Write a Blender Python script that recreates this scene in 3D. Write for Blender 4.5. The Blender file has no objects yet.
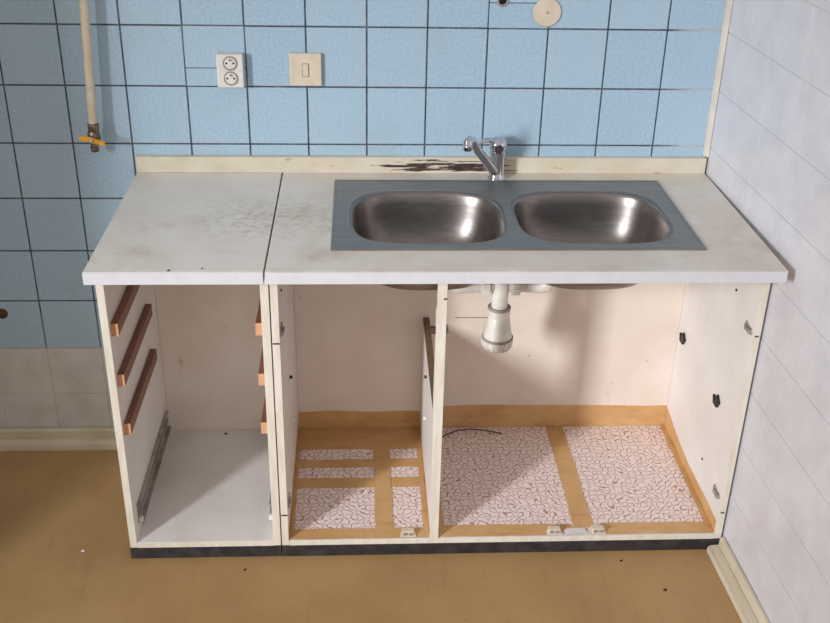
import bpy, bmesh, math, random
from mathutils import Vector, Matrix
random.seed(7)
S = bpy.context.scene
COL = S.collection

# ---------------------------------------------------------------- camera
cam_d = bpy.data.cameras.new('camera'); cam = bpy.data.objects.new('camera', cam_d); COL.objects.link(cam)
cam_d.sensor_width = 36.0; cam_d.lens = 36.0 * 1043.793 / 830.0; cam_d.clip_start = 0.05; cam_d.clip_end = 50
cam_d.sensor_fit = 'HORIZONTAL'
RX, RY, RZ = -0.477908, -0.022552, -0.058593
Rm = Matrix.Rotation(RZ, 3, 'Z') @ Matrix.Rotation(RX, 3, 'X') @ Matrix.Rotation(RY, 3, 'Y')
right, fwd, up = Rm.col[0], Rm.col[1], Rm.col[2]
mw = Matrix.Identity(4)
for r in range(3):
    mw[r][0], mw[r][1], mw[r][2] = right[r], up[r], -fwd[r]
mw.translation = (-0.924666, -2.635710, 1.807867)
cam.matrix_world = mw
S.camera = cam

# ---------------------------------------------------------------- world, window light, exposure
w = bpy.data.worlds.new('room_light'); S.world = w; w.use_nodes = True
w.node_tree.nodes['Background'].inputs[0].default_value = (1.0, 0.955, 0.92, 1)
w.node_tree.nodes['Background'].inputs[1].default_value = 0.485
wl = bpy.data.lights.new('window_daylight', 'AREA'); wl.shape = 'RECTANGLE'; wl.size = 0.42; wl.size_y = 1.3
wl.energy = 13.8; wl.spread = math.radians(44); wl.color = (0.955, 0.975, 1.0)
wo = bpy.data.objects.new('window_daylight', wl); COL.objects.link(wo)
wo.location = (-4.0, -3.9, 2.0)
wo.rotation_euler = (Vector((-0.35, -0.3, 0.42)) - wo.location).to_track_quat('-Z', 'Y').to_euler()
S.view_settings.view_transform = 'Standard'; S.view_settings.look = 'None'
S.view_settings.exposure = 0.15; S.view_settings.gamma = 1.0; S.view_settings.use_curve_mapping = False

# ---------------------------------------------------------------- materials
def lin(c):
    return tuple(((v / 255) / 12.92 if v / 255 <= 0.04045 else ((v / 255 + 0.055) / 1.055) ** 2.4) for v in c) + (1,)

class NT:
    def __init__(s, name):
        s.m = bpy.data.materials.new(name); s.m.use_nodes = True
        s.t = s.m.node_tree; s.b = s.t.nodes['Principled BSDF']
        s.pos = None
    def n(s, typ, **kw):
        nd = s.t.nodes.new(typ)
        for k, v in kw.items(): setattr(nd, k, v)
        return nd
    def put(s, sock, v):
        if isinstance(v, bpy.types.NodeSocket): s.t.links.new(v, sock)
        else: sock.default_value = v
    def P(s):
        if s.pos is None: s.pos = s.n('ShaderNodeNewGeometry').outputs['Position']
        return s.pos
    def scaled(s, sc, vec=None):
        mp = s.n('ShaderNodeMapping'); s.put(mp.inputs['Vector'], vec or s.P()); mp.inputs['Scale'].default_value = sc
        return mp.outputs[0]
    def noise(s, scale, detail=4, rough=0.55, vec=None, dist=0.0):
        nd = s.n('ShaderNodeTexNoise'); s.put(nd.inputs['Vector'], vec or s.P())
        nd.inputs['Scale'].default_value = scale; nd.inputs['Detail'].default_value = detail
        nd.inputs['Roughness'].default_value = rough; nd.inputs['Distortion'].default_value = dist
        return nd.outputs['Fac']
    def math(s, op, a, b=0.0, clamp=False):
        nd = s.n('ShaderNodeMath', operation=op, use_clamp=clamp); s.put(nd.inputs[0], a); s.put(nd.inputs[1], b)
        return nd.outputs[0]
    def step(s, v, a, b):
        nd = s.n('ShaderNodeMapRange', interpolation_type='SMOOTHSTEP'); s.put(nd.inputs['Value'], v)
        nd.inputs['From Min'].default_value = a; nd.inputs['From Max'].default_value = b
        return nd.outputs[0]
    def mix(s, f, a, b):
        nd = s.n('ShaderNodeMix', data_type='RGBA'); s.put(nd.inputs['Factor'], f); s.put(nd.inputs['A'], a); s.put(nd.inputs['B'], b)
        return nd.outputs['Result']
    def xyz(s):
        nd = s.n('ShaderNodeSeparateXYZ'); s.put(nd.inputs[0], s.P()); return nd.outputs
    def bump(s, h, strength=0.2, dist=0.002):
        nd = s.n('ShaderNodeBump'); s.put(nd.inputs['Height'], h); nd.inputs['Strength'].default_value = strength
        nd.inputs['Distance'].default_value = dist; s.put(s.b.inputs['Normal'], nd.outputs[0])
    def fin(s, col, rough=0.5, metal=0.0, spec=None):
        s.put(s.b.inputs['Base Color'], col); s.put(s.b.inputs['Roughness'], rough); s.b.inputs['Metallic'].default_value = metal
        if spec is not None: s.b.inputs['Specular IOR Level'].default_value = spec
        return s.m
    def rnd(s):
        return s.n('ShaderNodeObjectInfo').outputs['Random']

def plain(name, c, rough=0.5, metal=0.0, c2=None, scale=30.0, spec=None):
    t = NT(name)
    c2 = c2 or tuple(v * 0.88 for v in c)
    return t.fin(t.mix(t.step(t.noise(scale, 4), 0.35, 0.7), lin(c), lin(c2)), rough, metal, spec)

def m_blue():
    t = NT('blue_glazed_tile')
    base = t.mix(t.step(t.noise(150, 4, 0.75), 0.35, 0.65), lin((176, 202, 220)), lin((157, 184, 206)))
    base = t.mix(t.math('MULTIPLY', t.rnd(), 0.35), base, lin((184, 208, 222)))
    base = t.mix(t.math('MULTIPLY', t.step(t.noise(5, 5), 0.5, 0.8), 0.35), base, lin((168, 180, 184)))
    t.bump(t.noise(120, 3), 0.05)
    return t.fin(base, 0.32)
def m_white_tile(name, a, b):
    t = NT(name)
    v = t.noise(9, 6, 0.6, dist=1.2)
    vein = t.step(t.math('ABSOLUTE', t.math('SUBTRACT', v, 0.5)), 0.0, 0.05)
    c = t.mix(t.step(t.noise(14, 5), 0.3, 0.75), lin(a), lin(b))
    c = t.mix(t.math('MULTIPLY', t.math('SUBTRACT', 1.0, vein), 0.16), c, lin((196, 194, 197)))
    return t.fin(c, 0.3)
def m_grout_back():
    t = NT('back_wall_grout')
    z = t.xyz()['Z']; x = t.xyz()['X']
    dark = t.mix(t.step(t.noise(35, 4), 0.35, 0.75), lin((62, 68, 76)), lin((104, 108, 112)))
    smear = t.step(t.math('ADD', x, t.math('MULTIPLY', t.noise(18, 3), 0.12)), -0.08, 0.0)
    dark = t.mix(smear, dark, lin((190, 196, 196)))
    low = t.step(t.math('ADD', z, t.math('MULTIPLY', t.noise(12, 3), 0.10)), 0.50, 0.44)
    dark = t.mix(low, dark, lin((120, 128, 132)))
    c = t.mix(t.step(z, 0.331, 0.325), dark, lin((196, 190, 182)))
    c = t.mix(t.step(z, 1.842, 1.845), c, lin((225, 222, 215)))
    return t.fin(c, 0.85)
def m_floor():
    t = NT('brown_floor_covering')
    c = t.mix(t.step(t.noise(3.0, 6, 0.6), 0.3, 0.75), lin((182, 147, 98)), lin((164, 129, 83)))
    st = t.noise(1.0, 6, 0.65, vec=t.scaled((30, 3, 1)))
    c = t.mix(t.math('MULTIPLY', t.step(st, 0.5, 0.75), 0.35), c, lin((150, 118, 76)))
    dirt = t.step(t.noise(2.2, 8, 0.7), 0.58, 0.75)
    c = t.mix(t.math('MULTIPLY', dirt, 0.6), c, lin((126, 94, 58)))
    sp = t.step(t.noise(60, 2), 0.74, 0.8)
    c = t.mix(t.math('MULTIPLY', sp, 0.5), c, lin((80, 58, 40)))
    t.bump(t.noise(25, 4), 0.08)
    return t.fin(c, t.math('ADD', t.math('MULTIPLY', t.noise(4, 5), 0.2), 0.42))
def m_worktop():
    t = NT('worn_white_laminate')
    p = t.P()
    c = t.mix(t.step(t.noise(8, 6), 0.3, 0.8), lin((232, 226, 218)), lin((222, 214, 204)))
    g = t.step(t.noise(5, 9, 0.7), 0.52, 0.74)
    c = t.mix(t.math('MULTIPLY', g, 0.55), c, lin((178, 158, 134)))
    x = t.xyz()
    # worn grey-brown patch left of the sink, greasy streaks along the grain
    d = t.n('ShaderNodeVectorMath', operation='DISTANCE'); t.put(d.inputs[0], t.scaled((1, 1.5, 0))); d.inputs[1].default_value = (-1.13, -0.50, 0)
    near = t.step(d.outputs['Value'], 0.30, 0.03)
    sm = t.step(t.noise(1, 8, 0.7, vec=t.scaled((45, 62, 1))), 0.42, 0.70)
    c = t.mix(t.math('MULTIPLY', t.math('MULTIPLY', sm, near), 0.60), c, lin((150, 132, 110)))
    wr_ = t.math('MULTIPLY', t.step(x['X'], -1.15, -0.95), t.step(t.noise(3.5, 8, 0.65), 0.3, 0.62))
    c = t.mix(t.math('MULTIPLY', wr_, 0.55), c, lin((206, 186, 168)))
    sp = t.step(t.noise(95, 2), 0.73, 0.77)
    c = t.mix(t.math('MULTIPLY', sp, 0.55), c, lin((120, 96, 72)))
    return t.fin(c, 0.38)
def m_cab(name, a, b, scuff=(150, 135, 115)):
    t = NT(name)
    c = t.mix(t.step(t.noise(6, 6), 0.3, 0.75), lin(a), lin(b))
    s = t.step(t.noise(1, 7, 0.7, vec=t.scaled((30, 30, 9))), 0.64, 0.72)
    c = t.mix(t.math('MULTIPLY', s, 0.35), c, lin(scuff))
    sp = t.step(t.noise(70, 2), 0.76, 0.79)
    c = t.mix(t.math('MULTIPLY', sp, 0.6), c, lin((110, 86, 66)))
    return t.fin(c, 0.45)
def m_edge():
    t = NT('cream_painted_edge')
    c = t.mix(t.step(t.noise(1, 6, vec=t.scaled((60, 60, 12))), 0.35, 0.7), lin((230, 223, 210)), lin((218, 209, 194)))
    s = t.step(t.noise(1, 6, 0.7, vec=t.scaled((40, 40, 14))), 0.68, 0.74)
    c = t.mix(t.math('MULTIPLY', s, 0.6), c, lin((120, 98, 72)))
    return t.fin(c, 0.5)
def m_backboard():
    t = NT('chipped_cream_paint')
    o = t.xyz()
    c = t.mix(t.step(t.noise(14, 5), 0.3, 0.75), lin((218, 209, 190)), lin((207, 196, 174)))
    s = t.step(t.noise(1, 7, 0.7, vec=t.scaled((22, 10, 70))), 0.615, 0.70)
    c = t.mix(t.math('MULTIPLY', s, 0.7), c, lin((150, 120, 92)))
    # bare burnt wood where the paint flaked off beside the tap
    mx = t.math('MULTIPLY', t.step(o['X'], -0.98, -0.74), t.step(o['X'], -0.46, -0.60))
    mz = t.math('MULTIPLY', t.step(o['Z'], 0.912, 0.884), t.step(o['Z'], 0.862, 0.872))
    k = t.noise(1, 6, 0.65, vec=t.scaled((10, 6, 150)))
    f = t.step(t.math('ADD', k, t.math('MULTIPLY', t.math('MULTIPLY', mx, mz), 0.28)), 0.68, 0.74)
    f = t.math('MULTIPLY', f, t.step(t.math('MULTIPLY', mx, mz), 0.02, 0.2))
    wood = t.mix(t.step(t.noise(1, 5, vec=t.scaled((40, 10, 200))), 0.35, 0.65), lin((88, 60, 54)), lin((44, 30, 30)))
    c = t.mix(f, c, wood)
    t.bump(t.math('SUBTRACT', 1.0, f), 0.3, 0.002)
    return t.fin(c, 0.55)
def m_wood():
    t = NT('reddish_stained_wood')
    g = t.noise(1, 6, 0.6, vec=t.scaled((160, 9, 160)))
    return t.fin(t.mix(t.step(g, 0.3, 0.7), lin((146, 96, 78)), lin((108, 68, 54))), 0.45)
def m_endgrain():
    t = NT('pale_sawn_wood')
    return t.fin(t.mix(t.step(t.noise(220, 3), 0.3, 0.7), lin((224, 172, 134)), lin((200, 146, 108))), 0.7)
def m_chip():
    t = NT('raw_chipboard')
    return t.fin(t.mix(t.step(t.noise(300, 3), 0.3, 0.7), lin((150, 124, 100)), lin((98, 76, 60))), 0.85)
def m_steel(name, brushed, base, r):
    t = NT(name)
    g = t.noise(1, 5, 0.6, vec=t.scaled(brushed))
    c = t.mix(t.step(g, 0.3, 0.7), lin(base), lin(tuple(v * 0.9 for v in base)))
    smudge = t.step(t.noise(16, 6, 0.65), 0.5, 0.8)
    c = t.mix(t.math('MULTIPLY', smudge, 0.25), c, lin((150, 146, 138)))
    t.bump(g, 0.04, 0.001)
    return t.fin(c, t.math('ADD', t.math('MULTIPLY', smudge, 0.12), r), 1.0)
def m_paper():
    t = NT('meander_print_paper')
    # winding printed lines: quarter arcs, turned at random from cell to cell, that join into meanders
    def vm(op, a, b=None):
        nd = t.n('ShaderNodeVectorMath', operation=op); t.put(nd.inputs[0], a)
        if b is not None: t.put(nd.inputs[1], b)
        return nd.outputs['Value'] if op == 'LENGTH' else nd.outputs['Vector']
    wob = t.n('ShaderNodeTexNoise'); t.put(wob.inputs['Vector'], t.P()); wob.inputs['Scale'].default_value = 45; wob.inputs['Detail'].default_value = 0
    p = vm('ADD', t.scaled((56, 56, 0)), vm('MULTIPLY', vm('SUBTRACT', wob.outputs['Color'], (0.5, 0.5, 0.5)), (1.3, 1.3, 0)))
    cell = vm('FLOOR', p); fr = vm('SUBTRACT', p, cell)
    wn = t.n('ShaderNodeTexWhiteNoise', noise_dimensions='2D'); t.put(wn.inputs['Vector'], cell)
    flip = t.math('GREATER_THAN', wn.outputs['Value'], 0.5)
    sx = t.n('ShaderNodeSeparateXYZ'); t.put(sx.inputs[0], fr)
    fx_ = t.math('ABSOLUTE', t.math('SUBTRACT', flip, sx.outputs['X']))
    cx_ = t.n('ShaderNodeCombineXYZ'); t.put(cx_.inputs[0], fx_); t.put(cx_.inputs[1], sx.outputs['Y'])
    d1 = t.math('ABSOLUTE', t.math('SUBTRACT', vm('LENGTH', cx_.outputs[0]), 0.5))
    d2 = t.math('ABSOLUTE', t.math('SUBTRACT', vm('LENGTH', vm('SUBTRACT', cx_.outputs[0], (1, 1, 0))), 0.5))
    ln = t.step(t.math('MINIMUM', d1, d2), 0.115, 0.04)
    brk = t.step(t.noise(55, 1, vec=t.scaled((1, 1, 0))), 0.30, 0.40)
    c = t.mix(t.math('MULTIPLY', ln, brk), lin((247, 232, 228)), lin((182, 138, 132)))
    return t.fin(c, 0.4)
def m_tape():
    t = NT('brown_packing_tape')
    c = t.mix(t.step(t.noise(10, 6), 0.3, 0.7), lin((218, 176, 124)), lin((204, 158, 104)))
    c = t.mix(t.math('MULTIPLY', t.step(t.noise(1, 6, vec=t.scaled((14, 40, 40))), 0.5, 0.75), 0.45), c, lin((176, 128, 82)))
    t.bump(t.noise(1, 5, vec=t.scaled((20, 60, 60))), 0.25, 0.003)
    return t.fin(c, 0.33)

MT = dict(
    blue=m_blue(), wtile=m_white_tile('white_marbled_tile', (218, 216, 221), (208, 206, 212)),
    wtile_low=m_white_tile('grey_white_marbled_tile', (216, 211, 206), (200, 194, 188)),
    grout=m_grout_back(), grout_w=plain('pale_wall_grout', (198, 196, 199), 0.85, c2=(206, 204, 207)),
    floor=m_floor(), worktop=m_worktop(), edgeband=plain('white_edge_band', (214, 214, 219), 0.35, c2=(208, 208, 212)),
    cab=m_cab('white_cabinet_board', (238, 233, 229), (228, 222, 217)),
    cabback=m_cab('cream_hardboard', (238, 225, 214), (229, 213, 200)),
    cabfloor=m_cab('dirty_white_shelf_board', (236, 231, 228), (220, 214, 210), (140, 130, 118)),
    edge=m_edge(), board=m_backboard(), wood=m_wood(), endgrain=m_endgrain(), chip=m_chip(),
    steel=m_steel('brushed_sink_steel', (6, 160, 6), (166, 163, 160), 0.47),
    bowl=m_steel('satin_bowl_steel', (30, 30, 240), (152, 144, 140), 0.36),
    chrome=plain('chrome', (214, 216, 220), 0.10, 1.0, (200, 202, 208)),
    darkchrome=plain('dark_chrome', (92, 86, 92), 0.2, 1.0),
    dullmetal=plain('dull_zinc', (198, 194, 188), 0.5, 0.6, (160, 154, 148), 60),
    rail=plain('grimy_steel_rail', (186, 180, 174), 0.5, 0.4, (150, 140, 134), 20),
    paper=m_paper(), tape=m_tape(), plinth=plain('black_plinth_plastic', (40, 38, 44), 0.45, c2=(62, 58, 60)),
    plastic=plain('white_pipe_plastic', (232, 228, 220), 0.35, c2=(220, 213, 202)),
    cream=plain('cream_plastic', (226, 212, 192), 0.4, c2=(216, 200, 178)),
    white=plain('white_plastic', (232, 228, 224), 0.4, c2=(222, 216, 210)),
    dark=plain('black_plastic', (30, 27, 28), 0.5), darkhole=plain('dark_hole', (20, 14, 22), 0.9),
    rust=plain('rusty_plug', (104, 66, 48), 0.8, c2=(58, 36, 28)), ring=plain('grey_seal_ring', (172, 162, 150), 0.6),
    pipe=plain('cream_pipe_paint', (222, 208, 184), 0.4, c2=(208, 190, 162)),
    brass=plain('grimy_brass', (150, 132, 110), 0.4, 0.8, (80, 66, 58), 80), yellow=plain('yellow_lever', (236, 176, 52), 0.4, c2=(206, 140, 34)),
    skirt=m_cab('painted_skirting', (218, 208, 186), (200, 188, 162), (150, 132, 104)),
    plaster=plain('off_white_plaster', (214, 208, 198), 0.8, c2=(204, 196, 184), scale=6),
    sealant=plain('cream_corner_bead', (216, 209, 198), 0.5, c2=(204, 196, 184), scale=14),
    pink=plain('reddish_button', (150, 60, 66), 0.3), crumb_d=plain('dark_crumb', (60, 42, 32), 0.8), crumb_w=plain('white_chip', (220, 216, 208), 0.7),
)

# ---------------------------------------------------------------- mesh helpers
class MB:
    def __init__(s): s.v = []; s.f = []
    def add(s, vs, fs):
        o = len(s.v); s.v += [tuple(v) for v in vs]; s.f += [tuple(i + o for i in f) for f in fs]; return s
    def box(s, x0, x1, y0, y1, z0, z1):
        return s.add([(x0, y0, z0), (x1, y0, z0), (x1, y1, z0), (x0, y1, z0), (x0, y0, z1), (x1, y0, z1), (x1, y1, z1), (x0, y1, z1)],
                     [(0, 3, 2, 1), (4, 5, 6, 7), (0, 1, 5, 4), (1, 2, 6, 5), (2, 3, 7, 6), (3, 0, 4, 7)])
    def lathe(s, prof, org=(0, 0, 0), axis=(0, 0, 1), n=28):
        # prof: (radius, height) along axis; closed ends
        q = Vector((0, 0, 1)).rotation_difference(Vector(axis)); o = Vector(org); vs = []; fs = []
        for r, h in prof:
            for k in range(n):
                a = 2 * math.pi * k / n
                vs.append(o + q @ Vector((r * math.cos(a), r * math.sin(a), h)))
        m = len(prof)
        for i in range(m - 1):
            for k in range(n):
                k2 = (k + 1) % n
                fs.append((i * n + k, i * n + k2, (i + 1) * n + k2, (i + 1) * n + k))
        fs.append(tuple(range(n))[::-1]); fs.append(tuple((m - 1) * n + k for k in range(n)))
        return s.add(vs, fs)
    def tube(s, pts, rads, n=14):
        pts = [Vector(p) for p in pts]; vs = []; fs = []
        if not isinstance(rads, (list, tuple)): rads = [rads] * len(pts)
        prev = None
        for i, p in enumerate(pts):
            d = (pts[min(i + 1, len(pts) - 1)] - pts[max(i - 1, 0)]).normalized()
            ref = prev if prev is not None else (Vector((0, 0, 1)) if abs(d.z) < 0.9 else Vector((1, 0, 0)))
            u = (ref - d * ref.dot(d)).normalized(); prev = u; wv = d.cross(u)
            r = rads[i]; ru, rw = r if isinstance(r, tuple) else (r, r)
            for k in range(n):
                a = 2 * math.pi * k / n
                vs.append(p + u * (ru * math.cos(a)) + wv * (rw * math.sin(a)))
        m = len(pts)
        for i in range(m - 1):
            for k in range(n):
                k2 = (k + 1) % n
                fs.append((i * n + k, i * n + k2, (i + 1) * n + k2, (i + 1) * n + k))
        fs.append(tuple(range(n))[::-1]); fs.append(tuple((m - 1) * n + k for k in range(n)))
        return s.add(vs, fs)
    def prism(s, poly, a, b, axis):
        # poly in the two other axes (in order), extruded from a to b along axis 0/1/2
        def P(q, h):
            return {0: (h, q[0], q[1]), 1: (q[0], h, q[1]), 2: (q[0], q[1], h)}[axis]
        n = len(poly); vs = [P(q, a) for q in poly] + [P(q, b) for q in poly]
        fs = [(i, (i + 1) % n, n + (i + 1) % n, n + i) for i in range(n)] + [tuple(range(n))[::-1], tuple(range(n, 2 * n))]
        return s.add(vs, fs)
    def mesh(s, name, mat, bevel=0.0, smooth=False, seg=1, angle=35):
        me = bpy.data.meshes.new(name); me.from_pydata(s.v, [], s.f)
        bm = bmesh.new(); bm.from_mesh(me); bmesh.ops.recalc_face_normals(bm, faces=bm.faces)
        if bevel > 0:
            es = [e for e in bm.edges if len(e.link_faces) == 2 and e.calc_face_angle() > math.radians(angle)]
            bmesh.ops.bevel(bm, geom=es, offset=bevel, offset_type='OFFSET', segments=seg, profile=0.5, affect='EDGES', clamp_overlap=True)
        bm.to_mesh(me); bm.free()
        if smooth:
            me.polygons.foreach_set('use_smooth', [True] * len(me.polygons))
            me.set_sharp_from_angle(angle=math.radians(40))
        me.materials.append(MT[mat]); return me
    def build(s, name, mat, parent=None, **kw):
        return obj(name, s.mesh(name, mat, **kw), parent)

def obj(name, me, parent=None):
    o = bpy.data.objects.new(name, me); COL.objects.link(o)
    if parent is not None: o.parent = parent
    return o
def empty(name, loc=(0, 0, 0)):
    # the parts' coordinates are kept in world units: children are shifted back by the thing's own base
    o = bpy.data.objects.new(name, None); COL.objects.link(o); o.location = loc; o.empty_display_size = 0.05
    return o
def settle(root):
    # parts were written in world coordinates; keep them there under a root that sits at the thing's base
    for c in root.children:
        c.location = Vector(c.location) - Vector(root.location)
def tag(o, label, cat, group=None):
    o['label'] = label; o['category'] = cat
    if group: o['group'] = group
    return o
def struct(o, label, cat):
    o['kind'] = 'structure'; return tag(o, label, cat)
def box(name, mat, parent, x0, x1, y0, y1, z0, z1, bevel=0.0008, **kw):
    return MB().box(x0, x1, y0, y1, z0, z1).build(name, mat, parent, bevel=bevel, **kw)

# ---------------------------------------------------------------- the setting
P = 0.152; XG = -0.2982; ZA = 1.2383; JB = 0.0040       # tile pitch, grid origin, blue joint
XL = -3.1                                               # left end of the wall
flo = MB().box(XL, 0.20, -3.6, 0.10, -0.05, 0.0).build('floor', 'floor')
struct(flo, 'worn brown sheet floor covering in front of the open cabinets', 'floor')

wb = MB().box(XL, 0.10, 0.0022, 0.12, 0.0, 2.5).build('wall_back', 'grout')
struct(wb, 'kitchen back wall of square blue tiles over two rows of white tiles', 'wall')

tile_cache = {}
def tile(parent, mat, axis, a0, a1, z0, z1, gap, gap_v=None):
    """one tile; axis 0: lies in XZ (back wall), axis 1: lies in YZ (right wall)"""
    wa, wz = round(a1 - a0 - (gap if gap_v is None else gap_v), 5), round(z1 - z0 - gap, 5)
    key = (mat, axis, wa, wz)
    if key not in tile_cache:
        m = MB()
        if axis == 0: m.box(-wa / 2, wa / 2, 0.0, 0.007, -wz / 2, wz / 2)
        else: m.box(0.0, 0.007, -wa / 2, wa / 2, -wz / 2, wz / 2)
        tile_cache[key] = m.mesh('tile', mat, bevel=0.0011 if axis == 0 else 0.0004)
    o = obj('tile', tile_cache[key], parent)
    j = random.uniform(-0.0004, 0.0004)
    o.location = ((a0 + a1) / 2, j, (z0 + z1) / 2) if axis == 0 else (j, (a0 + a1) / 2, (z0 + z1) / 2)
    r = random.uniform(-0.0022, 0.0022)
    o.rotation_euler = (r, 0, random.uniform(-0.002, 0.002)) if axis == 0 else (0, r, random.uniform(-0.002, 0.002))
    return o

for j in range(-4, 8):                                   # rows, top edge ZA - j P
    z1 = ZA - j * P; z0 = z1 - P
    if z0 < 0.0: z0 = 0.024
    for i in range(-18, 3):
        x0 = XG + (i - 1) * P; x1 = x0 + P
        x1 = min(x1, 0.001)
        if x0 < XL: continue
        if x1 > -1.30 and z1 < 0.70: continue            # wholly behind the cabinets
        mat, gap = ('blue', JB) if j < 6 else ('wtile_low', 0.0024)
        if i == -6 and j == 0:                           # cut tile left of the socket
            tile(wb, mat, 0, x0, x1, z0, 1.133, 0.0018); tile(wb, mat, 0, x0, x1, 1.133, z1, 0.0018)
        elif i == -1 and j == -1:                        # cut tile beside the round cover
            tile(wb, mat, 0, x0, x1, z0, 1.301, 0.0018); tile(wb, mat, 0, x0, x1, 1.301, z1, 0.0018)
        else: tile(wb, mat, 0, x0, x1, z0, z1, gap, gap if j < 6 else 0.0014)

# drilled holes in the blue tiles
for nm, hx, hz, r, a, b in (('drilled_hole', -0.569, 1.306, 0.015, 'ring', 'darkhole'), ('drilled_hole', -1.924, 0.440, 0.016, 'rust', 'rust')):
    h = MB().lathe([(r, 0), (r, 0.0022), (r * 0.93, 0.003), (r * 0.72, 0.003), (r * 0.68, 0.0012), (0.0005, 0.0012)], (hx, 0.0008, hz), (0, -1, 0), 20).build(nm, a, wb, smooth=True)
    MB().lathe([(r * 0.66, 0), (r * 0.62, 0.0012), (0.0005, 0.0014)], (hx - 0.001, -0.0008, hz + 0.001), (0, -1, 0), 14).build('hole_core', b, h)

wr = MB().box(0.0018, 0.10, -2.6, 0.06, 0.0, 2.5).build('wall_right', 'grout_w')
wr.location = (0.0050, 0, 0); wr.rotation_euler = (0, 0, 0.036)
struct(wr, 'white marbled tile side wall to the right of the sink cabinet', 'wall')
for j in range(-4, 8):
    z1 = ZA - j * P; z0 = z1 - P
    if z0 < 0: z0 = 0.024
    for k in range(0, 14):
        y1 = 0.0 - k * P; y0 = y1 - P
        if y0 > -0.46 and z1 < 0.70: continue
        tile(wr, 'wtile', 1, y0, y1, z0, z1, 0.0026, 0.0003)

wlf = MB().box(-2.42, -2.30, -1.16, 0.0, 0.0, 2.5).build('wall_left_shade', 'plaster', bevel=0.004)  # added out of view, its length set to dim the left tiles and floor
struct(wlf, 'unseen short plastered wall added on the far left to shade that side', 'wall')
# corner bead
tr = MB().prism([(0.004, 0.0), (-0.008, 0.0), (-0.006, -0.005), (-0.002, -0.010), (0.0045, -0.016)], 0.9075, 2.4, 2).build('trim_1', 'sealant', bevel=0.0008)
struct(tr, 'cream filler bead running up the corner between the tiled walls', 'trim')

# skirting: upright board with a rounded foot moulding
def skirt(name, pts, a, b, axis, lab):
    up_ = MB().prism(pts[0], a, b, axis).build(name, 'skirt', bevel=0.0015)
    MB().prism(pts[1], a, b, axis).build('foot_moulding', 'skirt', up_, bevel=0.0008, smooth=True)
    struct(up_, lab, 'skirting'); return up_
skirt('baseboard_back', [[(-0.002, 0.0), (-0.017, 0.0), (-0.017, 0.056), (-0.012, 0.061), (-0.002, 0.061)],
      [(-0.0175, 0.0), (-0.037, 0.0), (-0.0365, 0.020), (-0.033, 0.027), (-0.027, 0.031), (-0.0175, 0.032)]], XL, -1.512, 0,
      'cream painted skirting along the back wall left of the cabinets')
sk = skirt('baseboard_right', [[(0.0, 0.0), (-0.013, 0.0), (-0.013, 0.042), (-0.009, 0.047), (0.0, 0.047)],
      [(-0.0135, 0.0), (-0.042, 0.0), (-0.0415, 0.014), (-0.038, 0.019), (-0.032, 0.021), (-0.0135, 0.022)]], -0.5275, -2.6, 1,
      'cream painted skirting running forward along the right tiled wall')
sk.location = (0.0040, 0, 0); sk.rotation_euler = (0, 0, 0.036)

# ---------------------------------------------------------------- cabinets
FY = -0.520; BY = -0.0085; ZS = 0.050; ZT = 0.834      # front, rear face of interior, shelf top, underside of worktop
dc = tag(empty('drawer_cabinet', (-1.319, -0.26, 0)), 'narrow open white drawer cabinet with wooden runners, drawers missing', 'cabinet')
LX0, LX1, TH = -1.513, -1.1315, 0.0175
def side(parent, x0, x1, inner_edge='edge'):
    p = box('side_panel', 'cab', parent, x0, x1, FY + 0.0012, -0.003, 0.0355, ZT - 0.0003, 0.0004)
    box('edge_strip', 'edge', p, x0, x1, FY, FY + 0.0011, 0.0355, ZT - 0.0003, 0.0003)
    return p
side(dc, LX0, LX0 + TH); side(dc, LX1 - TH - 0.0015, LX1)
b = box('bottom_board', 'cabfloor', dc, LX0 + TH + 0.0003, LX1 - TH - 0.0018, FY + 0.0012, -0.009, 0.0345, ZS)
box('edge_strip', 'edge', b, LX0 + TH + 0.0003, LX1 - TH - 0.0018, FY, FY + 0.0011, 0.0345, ZS - 0.0003, 0.0003)
box('back_panel', 'cabback', dc, LX0 + TH + 0.0003, LX1 - TH - 0.0018, BY, -0.0035, 0.0356, ZT - 0.0003)
box('plinth', 'plinth', dc, LX0 - 0.001, LX1 + 0.001, FY - 0.001, FY + 0.015, 0.0005, 0.0342)
for s_, xf in ((1, LX0 + TH), (-1, LX1 - TH - 0.0015)):
    for zz in (0.660, 0.525, 0.388):
        xa, xb = sorted((xf + s_ * 0.0003, xf + s_ * 0.0165))
        r_ = box('drawer_runner', 'wood', dc, xa, xb, -0.503, -0.135, zz - 0.019, zz + 0.013, 0.0015)
        box('runner_end', 'endgrain', r_, xa, xb, -0.5042, -0.5032, zz - 0.019, zz + 0.013, 0.0002)
    xa = xf + s_ * 0.0003
    def rbox(m, d0, d1, z0, z1, y0=-0.478, y1=-0.035):
        q = sorted((xa + s_ * d0, xa + s_ * d1)); m.box(q[0], q[1], y0, y1, z0, z1)
    m = MB(); rbox(m, 0, 0.002, 0.080, 0.138); rbox(m, 0.002, 0.013, 0.080, 0.084); rbox(m, 0.002, 0.010, 0.134, 0.138); rbox(m, 0.002, 0.007, 0.105, 0.112)
    rl = m.build('metal_slide', 'rail', dc)
    m = MB(); rbox(m, 0.002, 0.012, 0.084, 0.100, -0.482, -0.470); m.build('slide_stop', 'white', rl, bevel=0.002)
settle(dc)

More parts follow.
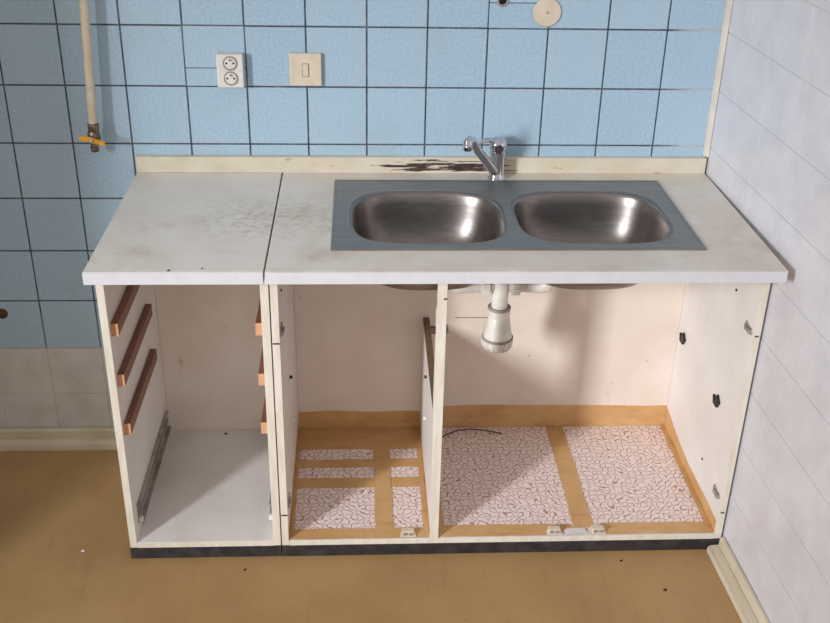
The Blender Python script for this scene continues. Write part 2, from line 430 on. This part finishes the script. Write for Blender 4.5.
sc = tag(empty('sink_cabinet', (-0.558, -0.26, 0)), 'wide open white sink base cabinet with a divider, doors missing', 'cabinet')
SX0, SX1 = -1.1285, 0.0165; DX0, DX1 = -0.7500, -0.7275
side(sc, SX0, SX0 + 0.0175); pr_ = side(sc, SX1 - 0.018, SX1)
IX0, IX1 = SX0 + 0.0178, SX1 - 0.0183
b = box('bottom_board', 'cabfloor', sc, IX0, IX1, FY + 0.0012, -0.009, 0.0345, ZS)
box('edge_strip', 'edge', b, IX0, IX1, FY, FY + 0.0011, 0.0345, ZS - 0.0003, 0.0003)
box('back_panel', 'cabback', sc, IX0, IX1, BY, -0.0035, 0.0356, ZT - 0.0003)
box('plinth', 'plinth', sc, SX0 - 0.0005, SX1 + 0.001, FY - 0.002, FY + 0.015, 0.0005, 0.0342)
MB().box(-0.655, -0.552, BY - 0.0008, BY - 0.0001, 0.4235, 0.4255).build('panel_crack', 'chip', sc)
# divider: full-height post in front, panel cut down to make room for the bowls
dv = MB().prism([(FY + 0.0012, ZS + 0.0002), (BY - 0.0002, ZS + 0.0002), (BY - 0.0002, 0.4250), (-0.465, 0.4050), (-0.465, 0.690), (-0.493, 0.706), (-0.493, ZT - 0.0003), (FY + 0.0012, ZT - 0.0003)], DX0 + 0.002, DX1 - 0.002, 0).build('divider', 'cab', sc, bevel=0.0004)
box('edge_strip', 'edge', dv, DX0, DX1, FY, FY + 0.0011, ZS + 0.0002, ZT - 0.0003, 0.0003)
MB().prism([(BY - 0.0004, 0.4252), (BY - 0.0004, 0.4262), (-0.464, 0.4062), (-0.464, 0.4052)], DX0 + 0.002, DX1 - 0.002, 0).build('sawn_edge', 'chip', dv)

def hinge(x, s_, y, z, parent, mat='dullmetal'):
    """small metal hinge plate on a vertical panel face at x, facing s_"""
    m = MB().prism([(y - 0.026, z), (y - 0.020, z - 0.008), (y + 0.008, z - 0.008), (y + 0.018, z - 0.013), (y + 0.024, z - 0.008), (y + 0.024, z + 0.008), (y + 0.018, z + 0.013), (y + 0.008, z + 0.008), (y - 0.020, z + 0.008)], *sorted((x + s_ * 0.0003, x + s_ * 0.003)), 0)
    h = m.build('hinge_plate', mat, parent, bevel=0.0006)
    MB().prism([(y - 0.022, z - 0.005), (y + 0.012, z - 0.005), (y + 0.012, z + 0.005), (y - 0.022, z + 0.005)], *sorted((x + s_ * 0.003, x + s_ * 0.009)), 0).build('hinge_arm', mat, h, bevel=0.0015)
    for dz in (-0.009, 0.009):
        MB().lathe([(0.0035, 0), (0.0032, 0.0012), (0.001, 0.0016)], (x + s_ * 0.003, y + 0.018, z + dz), (s_, 0, 0), 10).build('screw', 'chrome', h)
    return h
xr = SX1 - 0.018; xl = SX0 + 0.0175
hinge(xr, -1, -0.490, 0.645, sc); hinge(xr, -1, -0.484, 0.158, sc)
hinge(xl, 1, -0.486, 0.645, sc); hinge(xl, 1, -0.484, 0.150, sc)
hinge(DX1 - 0.002, 1, -0.490, 0.650, sc); 
def clip(x, s_, y, z, mat):
    """shelf support: pin with a little pointed foot"""
    c = MB().prism([(y - 0.022, z + 0.006), (y - 0.010, z - 0.014), (y + 0.016, z - 0.014), (y + 0.024, z + 0.008), (y + 0.005, z - 0.001), (y - 0.002, z + 0.022)], *sorted((x + s_ * 0.0003, x + s_ * 0.007)), 0).build('shelf_support', mat, sc, bevel=0.0008)
    return c
clip(xr, -1, -0.060, 0.380, 'dark'); clip(xr, -1, -0.382, 0.373, 'dark')
def peg(x, s_, y, z, r, mat, l=0.007):
    MB().lathe([(r, 0.0003), (r, l * 0.7), (r * 0.7, l), (0.0004, l)], (x, y, z), (s_, 0, 0), 12).build('shelf_peg', mat, sc, smooth=True)
peg(xl, 1, -0.278, 0.393, 0.0045, 'dark'); peg(DX0 + 0.002, -1, -0.231, 0.362, 0.0045, 'dark')
peg(xl, 1, -0.240, 0.238, 0.006, 'white'); peg(DX0 + 0.002, -1, -0.238, 0.235, 0.006, 'white')
peg(xr, -1, -0.376, 0.691, 0.0035, 'dark', 0.003); peg(xr, -1, -0.351, 0.169, 0.003, 'dark', 0.003)
peg(xl, 1, -0.439, 0.726, 0.0035, 'dark', 0.003)
br = box('bracket', 'rust', sc, DX0 - 0.010, DX0 + 0.0018, -0.478, -0.466, 0.628, 0.644, 0.001)
# screws in the front edges
for x0, x1, z in ((SX0 + 0.001, SX0 + 0.017, 0.628), (SX0 + 0.001, SX0 + 0.017, 0.132), (SX1 - 0.014, SX1 - 0.004, 0.640), (SX1 - 0.014, SX1 - 0.004, 0.120), (DX1 - 0.008, DX1, 0.742)):
    box('edge_dowel', 'rust', sc, x0, x1, FY - 0.0014, FY - 0.0002, z - 0.002, z + 0.002, 0.0003)
# magnetic catches at the front of the bottom board
def catch(x):
    c = MB().box(x - 0.016, x + 0.016, -0.512, -0.494, 0.0527, 0.0655).build('magnet_catch', 'cream', sc, bevel=0.0015)
    MB().box(x - 0.021, x + 0.021, -0.516, -0.497, 0.0524, 0.0545).build('catch_flange', 'cream', c, bevel=0.0008)
    for d in (-0.007, 0.007):
        MB().box(x + d - 0.0052, x + d + 0.0052, -0.5135, -0.5123, 0.0552, 0.0635).build('catch_magnet', 'dullmetal', c)
for x in (-0.805, -0.424, -0.309): catch(x)
settle(sc)

# ---------------------------------------------------------------- lining paper and tape inside the sink cabinet
def strip_floor(name, parent, x0, x1, y0, y1, z, mat='tape', wob=0.0015, th=0.00035):
    """thin sheet on the shelf with slightly uneven long edges"""
    n = max(2, int(max(x1 - x0, y1 - y0) / 0.03)); m = MB(); vs = []; fs = []
    along_x = (x1 - x0) > (y1 - y0)
    for k in range(n + 1):
        t = k / n; a, b_ = random.uniform(-wob, wob), random.uniform(-wob, wob)
        if along_x: p, q = (x0 + (x1 - x0) * t, y0 + a), (x0 + (x1 - x0) * t, y1 + b_)
        else: p, q = (x1 + b_, y0 + (y1 - y0) * t), (x0 + a, y0 + (y1 - y0) * t)
        for pt in (p, q): vs += [(pt[0], pt[1], z), (pt[0], pt[1], z + th)]
    for k in range(n):
        i = 4 * k; j = i + 4
        fs += [(i, j, j + 2, i + 2)[::-1], (i + 1, j + 1, j + 3, i + 3), (i, j, j + 1, i + 1), (i + 2, j + 2, j + 3, i + 3)]
    fs += [(0, 1, 3, 2), (4 * n, 4 * n + 1, 4 * n + 3, 4 * n + 2)]
    return m.add(vs, fs).build(name, mat, parent)
def strip_wall(name, parent, axis, c, a0, a1, z0, hts, s_):
    """tape folded up a vertical face; axis 0: face X = c running along Y, axis 1: face Y = c running along X; wavy top edge"""
    n = len(hts) - 1; vs = []; fs = []
    for k, h in enumerate(hts):
        a = a0 + (a1 - a0) * k / n
        for d in (0.0002, 0.0006):
            for z in (z0, h):
                vs.append((c + s_ * d, a, z) if axis == 0 else (a, c + s_ * d, z))
    for k in range(n):
        i = 4 * k; j = i + 4
        fs += [(i, j, j + 1, i + 1), (i + 2, j + 2, j + 3, i + 3), (i + 1, j + 1, j + 3, i + 3), (i, j, j + 2, i + 2)]
    fs += [(0, 1, 3, 2), (4 * n, 4 * n + 1, 4 * n + 3, 4 * n + 2)]
    return MB().add(vs, fs).build(name, 'tape', parent)
zp = ZS + 0.0003; zt1 = zp + 0.0006; zt2 = zt1 + 0.0006; zt3 = zt2 + 0.0006
lx0, lx1 = IX0 + 0.001, DX0 + 0.001; rx0, rx1 = DX1 - 0.001, IX1 - 0.001
pl = strip_floor('lining_paper', None, lx0 + 0.002, lx1 - 0.002, -0.495, BY - 0.004, zp, 'paper', 0.0)
tag(pl, 'red meander print shelf paper crossed by brown tape in the small left compartment', 'shelf paper')
strip_floor('tape_strip', pl, lx0, lx1, -0.517, -0.477, zt2)
strip_floor('tape_strip', pl, lx0, lx1, -0.208, -0.168, zt1)
strip_floor('tape_strip', pl, lx0, lx1, -0.301, -0.256, zt1)
strip_floor('tape_strip', pl, -0.889, -0.842, -0.490, -0.020, zt3)
strip_floor('tape_strip', pl, lx0, lx1, -0.118, -0.070, zt1)
strip_floor('tape_strip', pl, lx0, lx1, -0.076, -0.030, zt2)
strip_floor('tape_strip', pl, lx0, lx1, -0.040, BY - 0.002, zt3 + 0.0005)
strip_floor('tape_strip', pl, lx1 - 0.014, lx1, -0.500, -0.02, zt3 + 0.0011)
strip_floor('tape_strip', pl, lx0, lx0 + 0.009, -0.500, -0.02, zt3 + 0.0011)
strip_wall('tape_strip', pl, 1, BY, lx0, lx1, ZS, [0.110, 0.112, 0.115, 0.113, 0.110, 0.109, 0.111, 0.112, 0.110], -1)
strip_wall('tape_strip', pl, 0, xl, -0.515, -0.02, ZS, [0.080, 0.078, 0.084, 0.080, 0.083, 0.088], 1)
strip_wall('tape_strip', pl, 0, DX0 + 0.002, -0.495, -0.02, ZS, [0.062, 0.064, 0.066, 0.068, 0.070], -1)
pr1 = strip_floor('lining_paper', None, rx0 + 0.002, -0.3405, -0.495, BY - 0.004, zp, 'paper', 0.0)
tag(pr1, 'red meander print shelf paper beside the divider, under the waste trap', 'shelf paper', 'shelf paper in the large compartment')
pr2 = strip_floor('lining_paper', None, -0.3400, rx1 - 0.002, -0.495, BY - 0.004, zp, 'paper', 0.0)
tag(pr2, 'red meander print shelf paper in the right corner, against the right side panel', 'shelf paper', 'shelf paper in the large compartment')
strip_floor('tape_strip', pr1, rx0, -0.44, -0.515, -0.470, zt2); strip_floor('tape_strip', pr2, -0.292, rx1, -0.515, -0.470, zt2)
strip_floor('tape_strip', pr1, -0.45, -0.372, -0.503, -0.472, zt1)
strip_floor('tape_strip', pr1, -0.367, -0.315, -0.486, -0.012, zt1 + 0.0003)
strip_floor('tape_strip', pr2, rx1 - 0.014, rx1, -0.500, -0.012, zt3)
strip_floor('tape_strip', pr1, rx0, rx0 + 0.02, -0.500, -0.012, zt3)
strip_wall('tape_strip', pr1, 1, BY, rx0, -0.341, ZS, [0.124, 0.128, 0.130, 0.129, 0.127, 0.127], -1)
strip_wall('tape_strip', pr2, 1, BY, -0.341, rx1, ZS, [0.127, 0.126, 0.125, 0.123, 0.121, 0.122], -1)
strip_wall('tape_strip', pr2, 0, xr, -0.513, -0.010, ZS, [0.088, 0.090, 0.086, 0.084, 0.090, 0.104, 0.116], -1)
tn = strip_floor('torn_paper', None, -0.396, -0.338, -0.513, -0.492, zt3 + 0.0003, 'white', 0.004)
tag(tn, 'scrap of torn white paper between two magnet catches', 'paper scrap')

# loose black wire behind the divider
wire = MB().tube([(-0.715, -0.100, 0.0545), (-0.690, -0.070, 0.0545), (-0.665, -0.050, 0.056), (-0.635, -0.036, 0.058), (-0.600, -0.030, 0.058), (-0.560, -0.034, 0.0565), (-0.530, -0.042, 0.055), (-0.505, -0.052, 0.0545)], 0.0017, 8).build('loose_wire', 'dark', smooth=True)
tag(wire, 'thin loose black wire lying on the shelf paper behind the divider', 'wire')

# ---------------------------------------------------------------- worktops and backboard
ZC = 0.8620; CF = -0.632; CB = -0.0185
w1 = tag(MB().box(-1.506, -1.1305, CF + 0.0040, CB, ZT, ZC).build('worktop', 'worktop', bevel=0.0006), 'short off-white laminate worktop on the drawer cabinet, left of the seam', 'worktop')
MB().box(-1.506, -1.1305, CF, CF + 0.0017, ZT, ZC - 0.0004).build('edge_band', 'edgeband', w1, bevel=0.0006)
HX0, HX1, HY0, HY1 = -0.974, -0.163, -0.503, -0.103
w2m = MB(); xs = (-1.1265, HX0, HX1, 0.0008); ys = (CF + 0.0040, HY0, HY1, CB); vs = []; fs = []
for z in (ZT, ZC):
    for y in ys:
        for x in xs: vs.append((x, y, z))
for a in range(3):
    for c in range(3):
        if a == 1 and c == 1: continue
        i = a * 4 + c; fs += [(i, i + 4, i + 5, i + 1), (i + 16, i + 17, i + 21, i + 20)]
ring = [0, 1, 2, 3, 7, 11, 15, 14, 13, 12, 8, 4]
for k in range(12): fs.append((ring[k], ring[(k + 1) % 12], ring[(k + 1) % 12] + 16, ring[k] + 16))
hole = [5, 6, 10, 9]
for k in range(4): fs.append((hole[k], hole[(k + 1) % 4], hole[(k + 1) % 4] + 16, hole[k] + 16))
w2 = tag(w2m.add(vs, fs).build('worktop', 'worktop'), 'long off-white laminate worktop with the steel sink set into it', 'worktop')
MB().box(-1.1265, 0.0008, CF, CF + 0.0017, ZT, ZC - 0.0004).build('edge_band', 'edgeband', w2, bevel=0.0006)
bb = tag(box('backboard', 'board', None, -1.506, 0.0, -0.0180, -0.0006, ZC - 0.001, 0.905, 0.0015), 'narrow cream painted board along the back of the worktop, paint flaked', 'board')

# ---------------------------------------------------------------- sink
SKX0, SKX1, SKY0, SKY1 = -0.990, -0.1460, -0.5200, -0.0800
ZD = ZC + 0.0035
sk_ = tag(empty('sink', (-0.568, -0.30, ZC)), 'stainless steel double bowl inset sink in the worktop', 'sink')
def bowl_outline(cx, cy, a, b, n, ang):
    c, s_ = math.cos(ang), math.sin(ang)
    r = (abs(c / a) ** n + abs(s_ / b) ** n) ** (-1.0 / n)
    return cx + r * c, cy + r * s_
def half(x0, x1, cx, a, which):
    cy, b = -0.3250, 0.1595; N = 128
    angs = [2 * math.pi * k / N for k in range(N)]
    for X in (x0, x1):
        for Y in (SKY0, SKY1):
            t = math.atan2(Y - cy, X - cx) % (2 * math.pi)
            k = min(range(N), key=lambda q: abs((angs[q] - t + math.pi) % (2 * math.pi) - math.pi)); angs[k] = t
    def rect(t, inset=0.0):
        c, s_ = math.cos(t), math.sin(t); L = 1e9
        if c > 1e-9: L = min(L, (x1 - cx) / c)
        if c < -1e-9: L = min(L, (x0 - cx) / c)
        if s_ > 1e-9: L = min(L, (SKY1 - cy) / s_)
        if s_ < -1e-9: L = min(L, (SKY0 - cy) / s_)
        return cx + L * c, cy + L * s_
    # deck
    rings = []
    def ring_r(f, z):       # blend between rim outline (f=0) and rectangle (f=1)
        out = []
        for t in angs:
            p = rect(t); q = bowl_outline(cx, cy, a + 0.006, b + 0.006, 3.4, t)
            out.append((q[0] + (p[0] - q[0]) * f, q[1] + (p[1] - q[1]) * f, z))
        return out
    rings = [ring_r(1, ZD), ring_r(0.55, ZD), ring_r(0.16, ZD), ring_r(0.10, ZD + 0.0010), ring_r(0.04, ZD + 0.0012), ring_r(0.0, ZD - 0.0006)]
    vs = [v for r in rings for v in r]; fs = []
    for i in range(len(rings) - 1):
        for k in range(N):
            k2 = (k + 1) % N; fs.append((i * N + k, i * N + k2, (i + 1) * N + k2, (i + 1) * N + k))
    # bowl: (inset, depth)
    prof = [(-0.006, 0.0006), (-0.003, 0.0012), (0.0, 0.004), (0.003, 0.011), (0.006, 0.032), (0.009, 0.058), (0.014, 0.082), (0.021, 0.104), (0.032, 0.125), (0.046, 0.1400), (0.064, 0.1500), (0.088, 0.1545), (0.115, 0.1555)]
    bv = []; bf = []
    for ins, d in prof:
        n_ = 3.4 - 0.5 * min(1, d / 0.1555)
        for t in angs:
            q = bowl_outline(cx, cy, a - ins, b - ins, n_, t); bv.append((q[0], q[1], ZD - d))
    m = len(prof)
    for i in range(m - 1):
        for k in range(N):
            k2 = (k + 1) % N; bf.append((i * N + k, i * N + k2, (i + 1) * N + k2, (i + 1) * N + k))
    bf.append(tuple((m - 1) * N + k for k in range(N)))
    return vs, fs, bv, bf
dm = MB()
for k, (x0, x1, cx, a) in enumerate(((SKX0, -0.568, -0.7635, 0.1785), (-0.568, SKX1, -0.3715, 0.1790))):
    vs, fs, bv, bf = half(x0, x1, cx, a, k)
    dm.add(vs, fs)
    bo = MB().add(bv, bf).build('bowl', 'bowl', sk_, smooth=True)
    md = bo.modifiers.new('sheet', 'SOLIDIFY'); md.thickness = 0.0008; md.offset = -1
    dr = MB().lathe([(0.036, 0), (0.036, 0.0012), (0.031, 0.0024), (0.027, 0.0016), (0.0005, 0.0016)], ((-0.690, -0.445)[k], -0.2640, ZD - 0.1548), n=32).build('drain', 'chrome', bo, smooth=True)
dk = dm.build('sink_deck', 'steel', sk_)
bm = bmesh.new(); bm.from_mesh(dk.data); bmesh.ops.remove_doubles(bm, verts=bm.verts, dist=1e-5); bmesh.ops.recalc_face_normals(bm, faces=bm.faces)
if sum(f.normal.z for f in bm.faces) < 0: bmesh.ops.reverse_faces(bm, faces=bm.faces)
bm.to_mesh(dk.data); bm.free()
# pressed rim around the deck
rm = MB(); R_ = 0.0035
pr = [(0, -0.0034), (-0.0005, 0.0004), (0.0012, 0.0012), (0.0040, 0.0012), (0.0060, 0.0003)]
vs = []; fs = []
for dx, dz in pr:
    vs += [(SKX0 + dx, SKY0 + dx, ZD + dz), (SKX1 - dx, SKY0 + dx, ZD + dz), (SKX1 - dx, SKY1 - dx, ZD + dz), (SKX0 + dx, SKY1 - dx, ZD + dz)]
for i in range(len(pr) - 1):
    for k in range(4):
        k2 = (k + 1) % 4; fs.append((i * 4 + k, i * 4 + k2, i * 4 + 4 + k2, i * 4 + 4 + k))
rm.add(vs, fs).build('rim', 'steel', sk_)
settle(sk_)

# ---------------------------------------------------------------- tap
fx, fy = -0.568, -0.0545
fa = tag(empty('tap', (fx, fy, ZC)), 'chrome single lever mixer tap behind the sink, spout swung left', 'tap')
MB().lathe([(0.0250, 0.0002), (0.0250, 0.003), (0.0225, 0.006), (0.0215, 0.012), (0.0195, 0.018), (0.0190, 0.062), (0.0205, 0.066), (0.0205, 0.076), (0.0185, 0.078)], (fx, fy, ZC)).build('body', 'chrome', fa, smooth=True)
cp = MB().lathe([(0.0200, 0.0), (0.0232, 0.006), (0.0240, 0.014), (0.0225, 0.022), (0.0175, 0.029), (0.009, 0.033), (0.0005, 0.034)], (fx, fy, ZC + 0.0785), (0.0, 0.10, 1)).build('cap', 'chrome', fa, smooth=True)
MB().tube([(fx, fy + 0.004, ZC + 0.101), (fx - 0.022, fy + 0.002, ZC + 0.104), (fx - 0.040, fy, ZC + 0.100), (fx - 0.052, fy - 0.002, ZC + 0.094)], [(0.006, 0.011), (0.006, 0.010), (0.005, 0.008), (0.003, 0.005)]).build('lever', 'chrome', cp, smooth=True)
ib = MB().lathe([(0.0105, 0), (0.0105, 0.0045), (0.0092, 0.006), (0.0005, 0.0062)], (fx + 0.001, fy - 0.0195, ZC + 0.0865), (0, -1, 0.15), 20).build('indicator_button', 'darkchrome', cp, smooth=True)
MB().lathe([(0.0030, 0), (0.0027, 0.0006), (0.0004, 0.0008)], (fx - 0.003, fy - 0.0258, ZC + 0.0876), (0, -1, 0.15), 14).build('colour_dot', 'pink', ib)
ex, ey = -0.661, -0.190
sp = [(fx - 0.006, fy - 0.010, ZC + 0.022), (fx - 0.016, fy - 0.024, ZC + 0.034), (fx - 0.040, fy - 0.058, ZC + 0.072), (fx - 0.066, fy - 0.098, ZC + 0.112), (ex + 0.014, ey + 0.021, ZC + 0.139), (ex + 0.005, ey + 0.008, ZC + 0.145), (ex, ey, ZC + 0.143)]
sp_o = MB().tube(sp, [0.0125, 0.0125, 0.0115, 0.0108, 0.0105, 0.0105, 0.0095], 18).build('spout', 'chrome', fa, smooth=True)
MB().lathe([(0.0100, 0.0), (0.0118, 0.003), (0.0118, 0.022), (0.0105, 0.026), (0.0085, 0.026), (0.0085, 0.022), (0.0004, 0.022)], (ex, ey, ZC + 0.1475), (0, 0, -1), 22).build('aerator', 'chrome', sp_o, smooth=True)
MB().lathe([(0.0115, 0.0), (0.0115, 0.001), (0.0085, 0.005), (0.0004, 0.0065)], (ex, ey, ZC + 0.1455), (0, 0, 1), 22).build('spout_end', 'chrome', sp_o, smooth=True)
settle(fa)

# ---------------------------------------------------------------- waste trap under the sink
tx, ty = -0.566, -0.245
DZ = -0.021
tp = tag(empty('waste_trap', (tx, ty, 0.45)), 'white plastic bottle trap hanging under the double sink', 'drain trap')
MB().lathe([(0.0175, 0.572), (0.0215, 0.574), (0.0215, 0.672), (0.020, 0.676)], (tx, ty, DZ)).build('neck', 'plastic', tp, smooth=True)
MB().lathe([(0.0250, 0.573), (0.0285, 0.576), (0.0290, 0.598), (0.0265, 0.601)], (tx, ty, DZ), n=24).build('upper_nut', 'plastic', tp, smooth=True)
MB().lathe([(0.0292, 0.596), (0.0302, 0.598), (0.0302, 0.6015), (0.029, 0.603)], (tx, ty, DZ), n=28).build('seal_ring', 'ring', tp, smooth=True)
MB().lathe([(0.0385, 0.513), (0.0375, 0.520), (0.0330, 0.545), (0.0285, 0.570), (0.0265, 0.574)], (tx, ty, DZ)).build('trap_bottle', 'plastic', tp, smooth=True)
MB().lathe([(0.0385, 0.509), (0.0412, 0.5105), (0.0412, 0.515), (0.0385, 0.5165)], (tx, ty, DZ)).build('seal_ring', 'ring', tp, smooth=True)
cup = MB().lathe([(0.0005, 0.474), (0.018, 0.475), (0.030, 0.480), (0.0375, 0.490), (0.0400, 0.500), (0.0402, 0.5088)], (tx, ty, DZ)).build('trap_cup', 'plastic', tp, smooth=True)
for k in range(16):
    a = 2 * math.pi * k / 16; c, s_ = math.cos(a), math.sin(a)
    MB().tube([(tx + 0.0200 * c, ty + 0.0200 * s_, 0.4745 + DZ), (tx + 0.0315 * c, ty + 0.0315 * s_, 0.4800 + DZ), (tx + 0.0388 * c, ty + 0.0388 * s_, 0.490 + DZ), (tx + 0.0408 * c, ty + 0.0408 * s_, 0.505 + DZ)], 0.0016, 6).build('grip_rib', 'plastic', cup)
for s_, x_end in ((-1, -0.690), (1, -0.445)):
    az = 0.662 + DZ
    xa = tx + s_ * 0.0205
    arm = MB().tube([(xa, ty, az), (tx + s_ * 0.05, ty, az), (tx + s_ * 0.075, ty - 0.006, az + 0.002), (x_end - s_ * 0.022, ty - 0.014, az + 0.003), (x_end - s_ * 0.006, ty - 0.018, az + 0.008), (x_end, ty - 0.019, az + 0.020), (x_end, ty - 0.019, 0.6990)], 0.0165, 16).build('branch_pipe', 'plastic', tp, smooth=True)
    nut = MB().lathe([(0.0205, 0), (0.0240, 0.002), (0.0240, 0.020), (0.0205, 0.022)], (tx + s_ * 0.028, ty, az), (s_, 0, 0), 24).build('branch_nut', 'plastic', tp, smooth=True)
    for k in range(12):
        a = 2 * math.pi * k / 12
        MB().tube([(tx + s_ * 0.030, ty + 0.0245 * math.cos(a), az + 0.0245 * math.sin(a)), (tx + s_ * 0.048, ty + 0.0245 * math.cos(a), az + 0.0245 * math.sin(a))], 0.0016, 6).build('grip_rib', 'plastic', nut)
    MB().lathe([(0.030, 0), (0.034, 0.003), (0.034, 0.012), (0.030, 0.0125)], (x_end, ty - 0.019, 0.6972), n=24).build('drain_flange', 'plastic', tp, smooth=True)
settle(tp)

# ---------------------------------------------------------------- gas pipe
gp = tag(empty('gas_pipe', (-1.598, -0.05, 0.936)), 'cream painted pipe coming down the blue tiles with a yellow lever valve', 'pipe')
px = lambda z: -1.5965 + (z - 1.0) * 0.047
gy = -0.046
MB().tube([(px(1.0), gy, 1.002), (px(1.3), gy, 1.3), (px(2.45), gy, 2.45)], 0.0112, 18).build('pipe', 'pipe', gp, smooth=True)
MB().lathe([(0.0130, 0.985), (0.0150, 0.987), (0.0150, 1.001), (0.0128, 1.004)], (px(1.0), gy, 0), n=6).build('upper_nut', 'brass', gp, bevel=0.001)
vb = MB().lathe([(0.0085, 0.942), (0.0110, 0.944), (0.0110, 0.952), (0.0150, 0.956), (0.0165, 0.968), (0.0150, 0.980), (0.0125, 0.985)], (px(0.97), gy, 0), n=20).build('valve_body', 'brass', gp, smooth=True)
MB().lathe([(0.0075, 0.928), (0.0110, 0.930), (0.0110, 0.9415)], (px(0.94), gy, 0), n=6).build('outlet_nut', 'brass', gp, bevel=0.0008)
MB().lathe([(0.0060, 0.0), (0.0060, 0.010), (0.0045, 0.013)], (px(0.97), gy - 0.0145, 0.968), (0, -1, 0), 14).build('valve_stem', 'brass', vb, smooth=True)
cx = px(0.97); y0 = gy - 0.0265
lv = MB().prism([(cx - 0.031, 0.979), (cx - 0.030, 0.968), (cx - 0.012, 0.963), (cx, 0.960), (cx + 0.014, 0.957), (cx + 0.030, 0.951), (cx + 0.033, 0.962), (cx + 0.015, 0.969), (cx, 0.975), (cx - 0.012, 0.977)], y0 - 0.004, y0 + 0.002, 1).build('lever', 'yellow', gp, bevel=0.0012)
MB().lathe([(0.0060, 0.0), (0.0060, 0.003), (0.0035, 0.005)], (cx, y0 - 0.004, 0.967), (0, -1, 0), 6).build('lever_nut', 'dullmetal', lv)
settle(gp)

# ---------------------------------------------------------------- socket, switch, cover
so = tag(empty('double_socket', (-1.2475, 0, 1.132)), 'white double wall socket with two round outlets, left of the switch', 'socket')
MB().box(-1.2805, -1.2145, -0.030, -0.0008, 1.091, 1.1745).build('socket_box', 'white', so, bevel=0.003, seg=2)
for z in (1.1535, 1.1155):
    fc = MB().lathe([(0.0176, 0.0), (0.0176, 0.0030), (0.0160, 0.0036), (0.0150, 0.0022), (0.0145, 0.0005), (0.0005, 0.0005)], (-1.2465, -0.0302, z), (0, -1, 0), 28).build('outlet', 'ring', so, smooth=True)
    MB().lathe([(0.0143, 0.0), (0.0143, 0.0012), (0.0004, 0.0014)], (-1.2465, -0.0304, z), (0, -1, 0), 24).build('outlet_face', 'white', fc)
    for dx in (-0.0085, 0.0085):
        MB().lathe([(0.0026, 0.0), (0.0026, 0.0006), (0.0003, 0.0007)], (-1.2465 + dx, -0.0319, z), (0, -1, 0), 10).build('pin_hole', 'darkhole', fc)
    MB().lathe([(0.0024, 0.0), (0.0024, 0.006), (0.001, 0.008)], (-1.2465, -0.0319, z + 0.0085), (0, -1, 0), 10).build('earth_pin', 'dullmetal', fc)
settle(so)
sw = tag(empty('light_switch', (-1.0605, 0, 1.1335)), 'square cream light switch with a small narrow rocker', 'switch')
MB().box(-1.1010, -1.0205, -0.013, -0.0008, 1.0925, 1.1745).build('switch_plate', 'cream', sw, bevel=0.0025, seg=2)
MB().box(-1.0695, -1.0515, -0.0142, -0.0132, 1.1165, 1.1505).build('rocker_frame', 'ring', sw, bevel=0.0003)
MB().box(-1.0675, -1.0535, -0.0165, -0.0144, 1.1185, 1.1485).build('rocker', 'cream', sw, bevel=0.0010)
settle(sw)
cv = tag(empty('cable_cover', (-0.457, 0, 1.280)), 'round cream blanking cover screwed to the blue tiles above the sink', 'cover plate')
MB().lathe([(0.0352, 0.0008), (0.0352, 0.004), (0.0335, 0.0058), (0.020, 0.0068), (0.0005, 0.0072)], (-0.457, 0, 1.280), (0, -1, 0), 40).build('cover_disc', 'cream', cv, smooth=True)
MB().lathe([(0.0032, 0.0), (0.0030, 0.0012), (0.0006, 0.0016)], (-0.457, -0.0074, 1.280), (0, -1, 0), 12).build('screw', 'dullmetal', cv)
settle(cv)

# ---------------------------------------------------------------- crumbs
def crumb(x, y, z, r, mat, label):
    m = MB().add([(x - r, y - r * .6, z), (x + r * .7, y - r, z), (x + r, y + r * .5, z), (x - r * .5, y + r, z), (x - r * .2, y - r * .1, z + r * .8), (x + r * .4, y + r * .2, z + r * .7)],
                 [(3, 2, 1, 0), (0, 1, 4), (1, 5, 4), (1, 2, 5), (2, 3, 5), (3, 4, 5), (3, 0, 4)])
    tag(m.build('crumb', mat), label, 'crumb')
crumb(-1.644, -0.487, 0.0003, 0.005, 'crumb_w', 'white chip on the brown floor left of the drawer cabinet')
crumb(-1.221, -0.570, 0.0003, 0.004, 'crumb_d', 'dark crumb on the floor in front of the drawer cabinet')
crumb(-0.253, -0.560, 0.0003, 0.004, 'crumb_d', 'dark crumb on the floor close to the sink cabinet plinth')
crumb(-0.167, -0.671, 0.0003, 0.005, 'crumb_d', 'dark crumb on the floor near the right skirting')
crumb(-1.326, -0.030, ZS + 0.0003, 0.005, 'crumb_d', 'dark crumb at the back of the bare drawer cabinet bottom')
crumb(-1.329, -0.621, ZC + 0.0003, 0.0035, 'crumb_d', 'dark crumb at the front edge of the short worktop')
crumb(-1.260, -0.611, ZC + 0.0003, 0.0025, 'crumb_d', 'smallest dark crumb on the short worktop, nearer the seam')
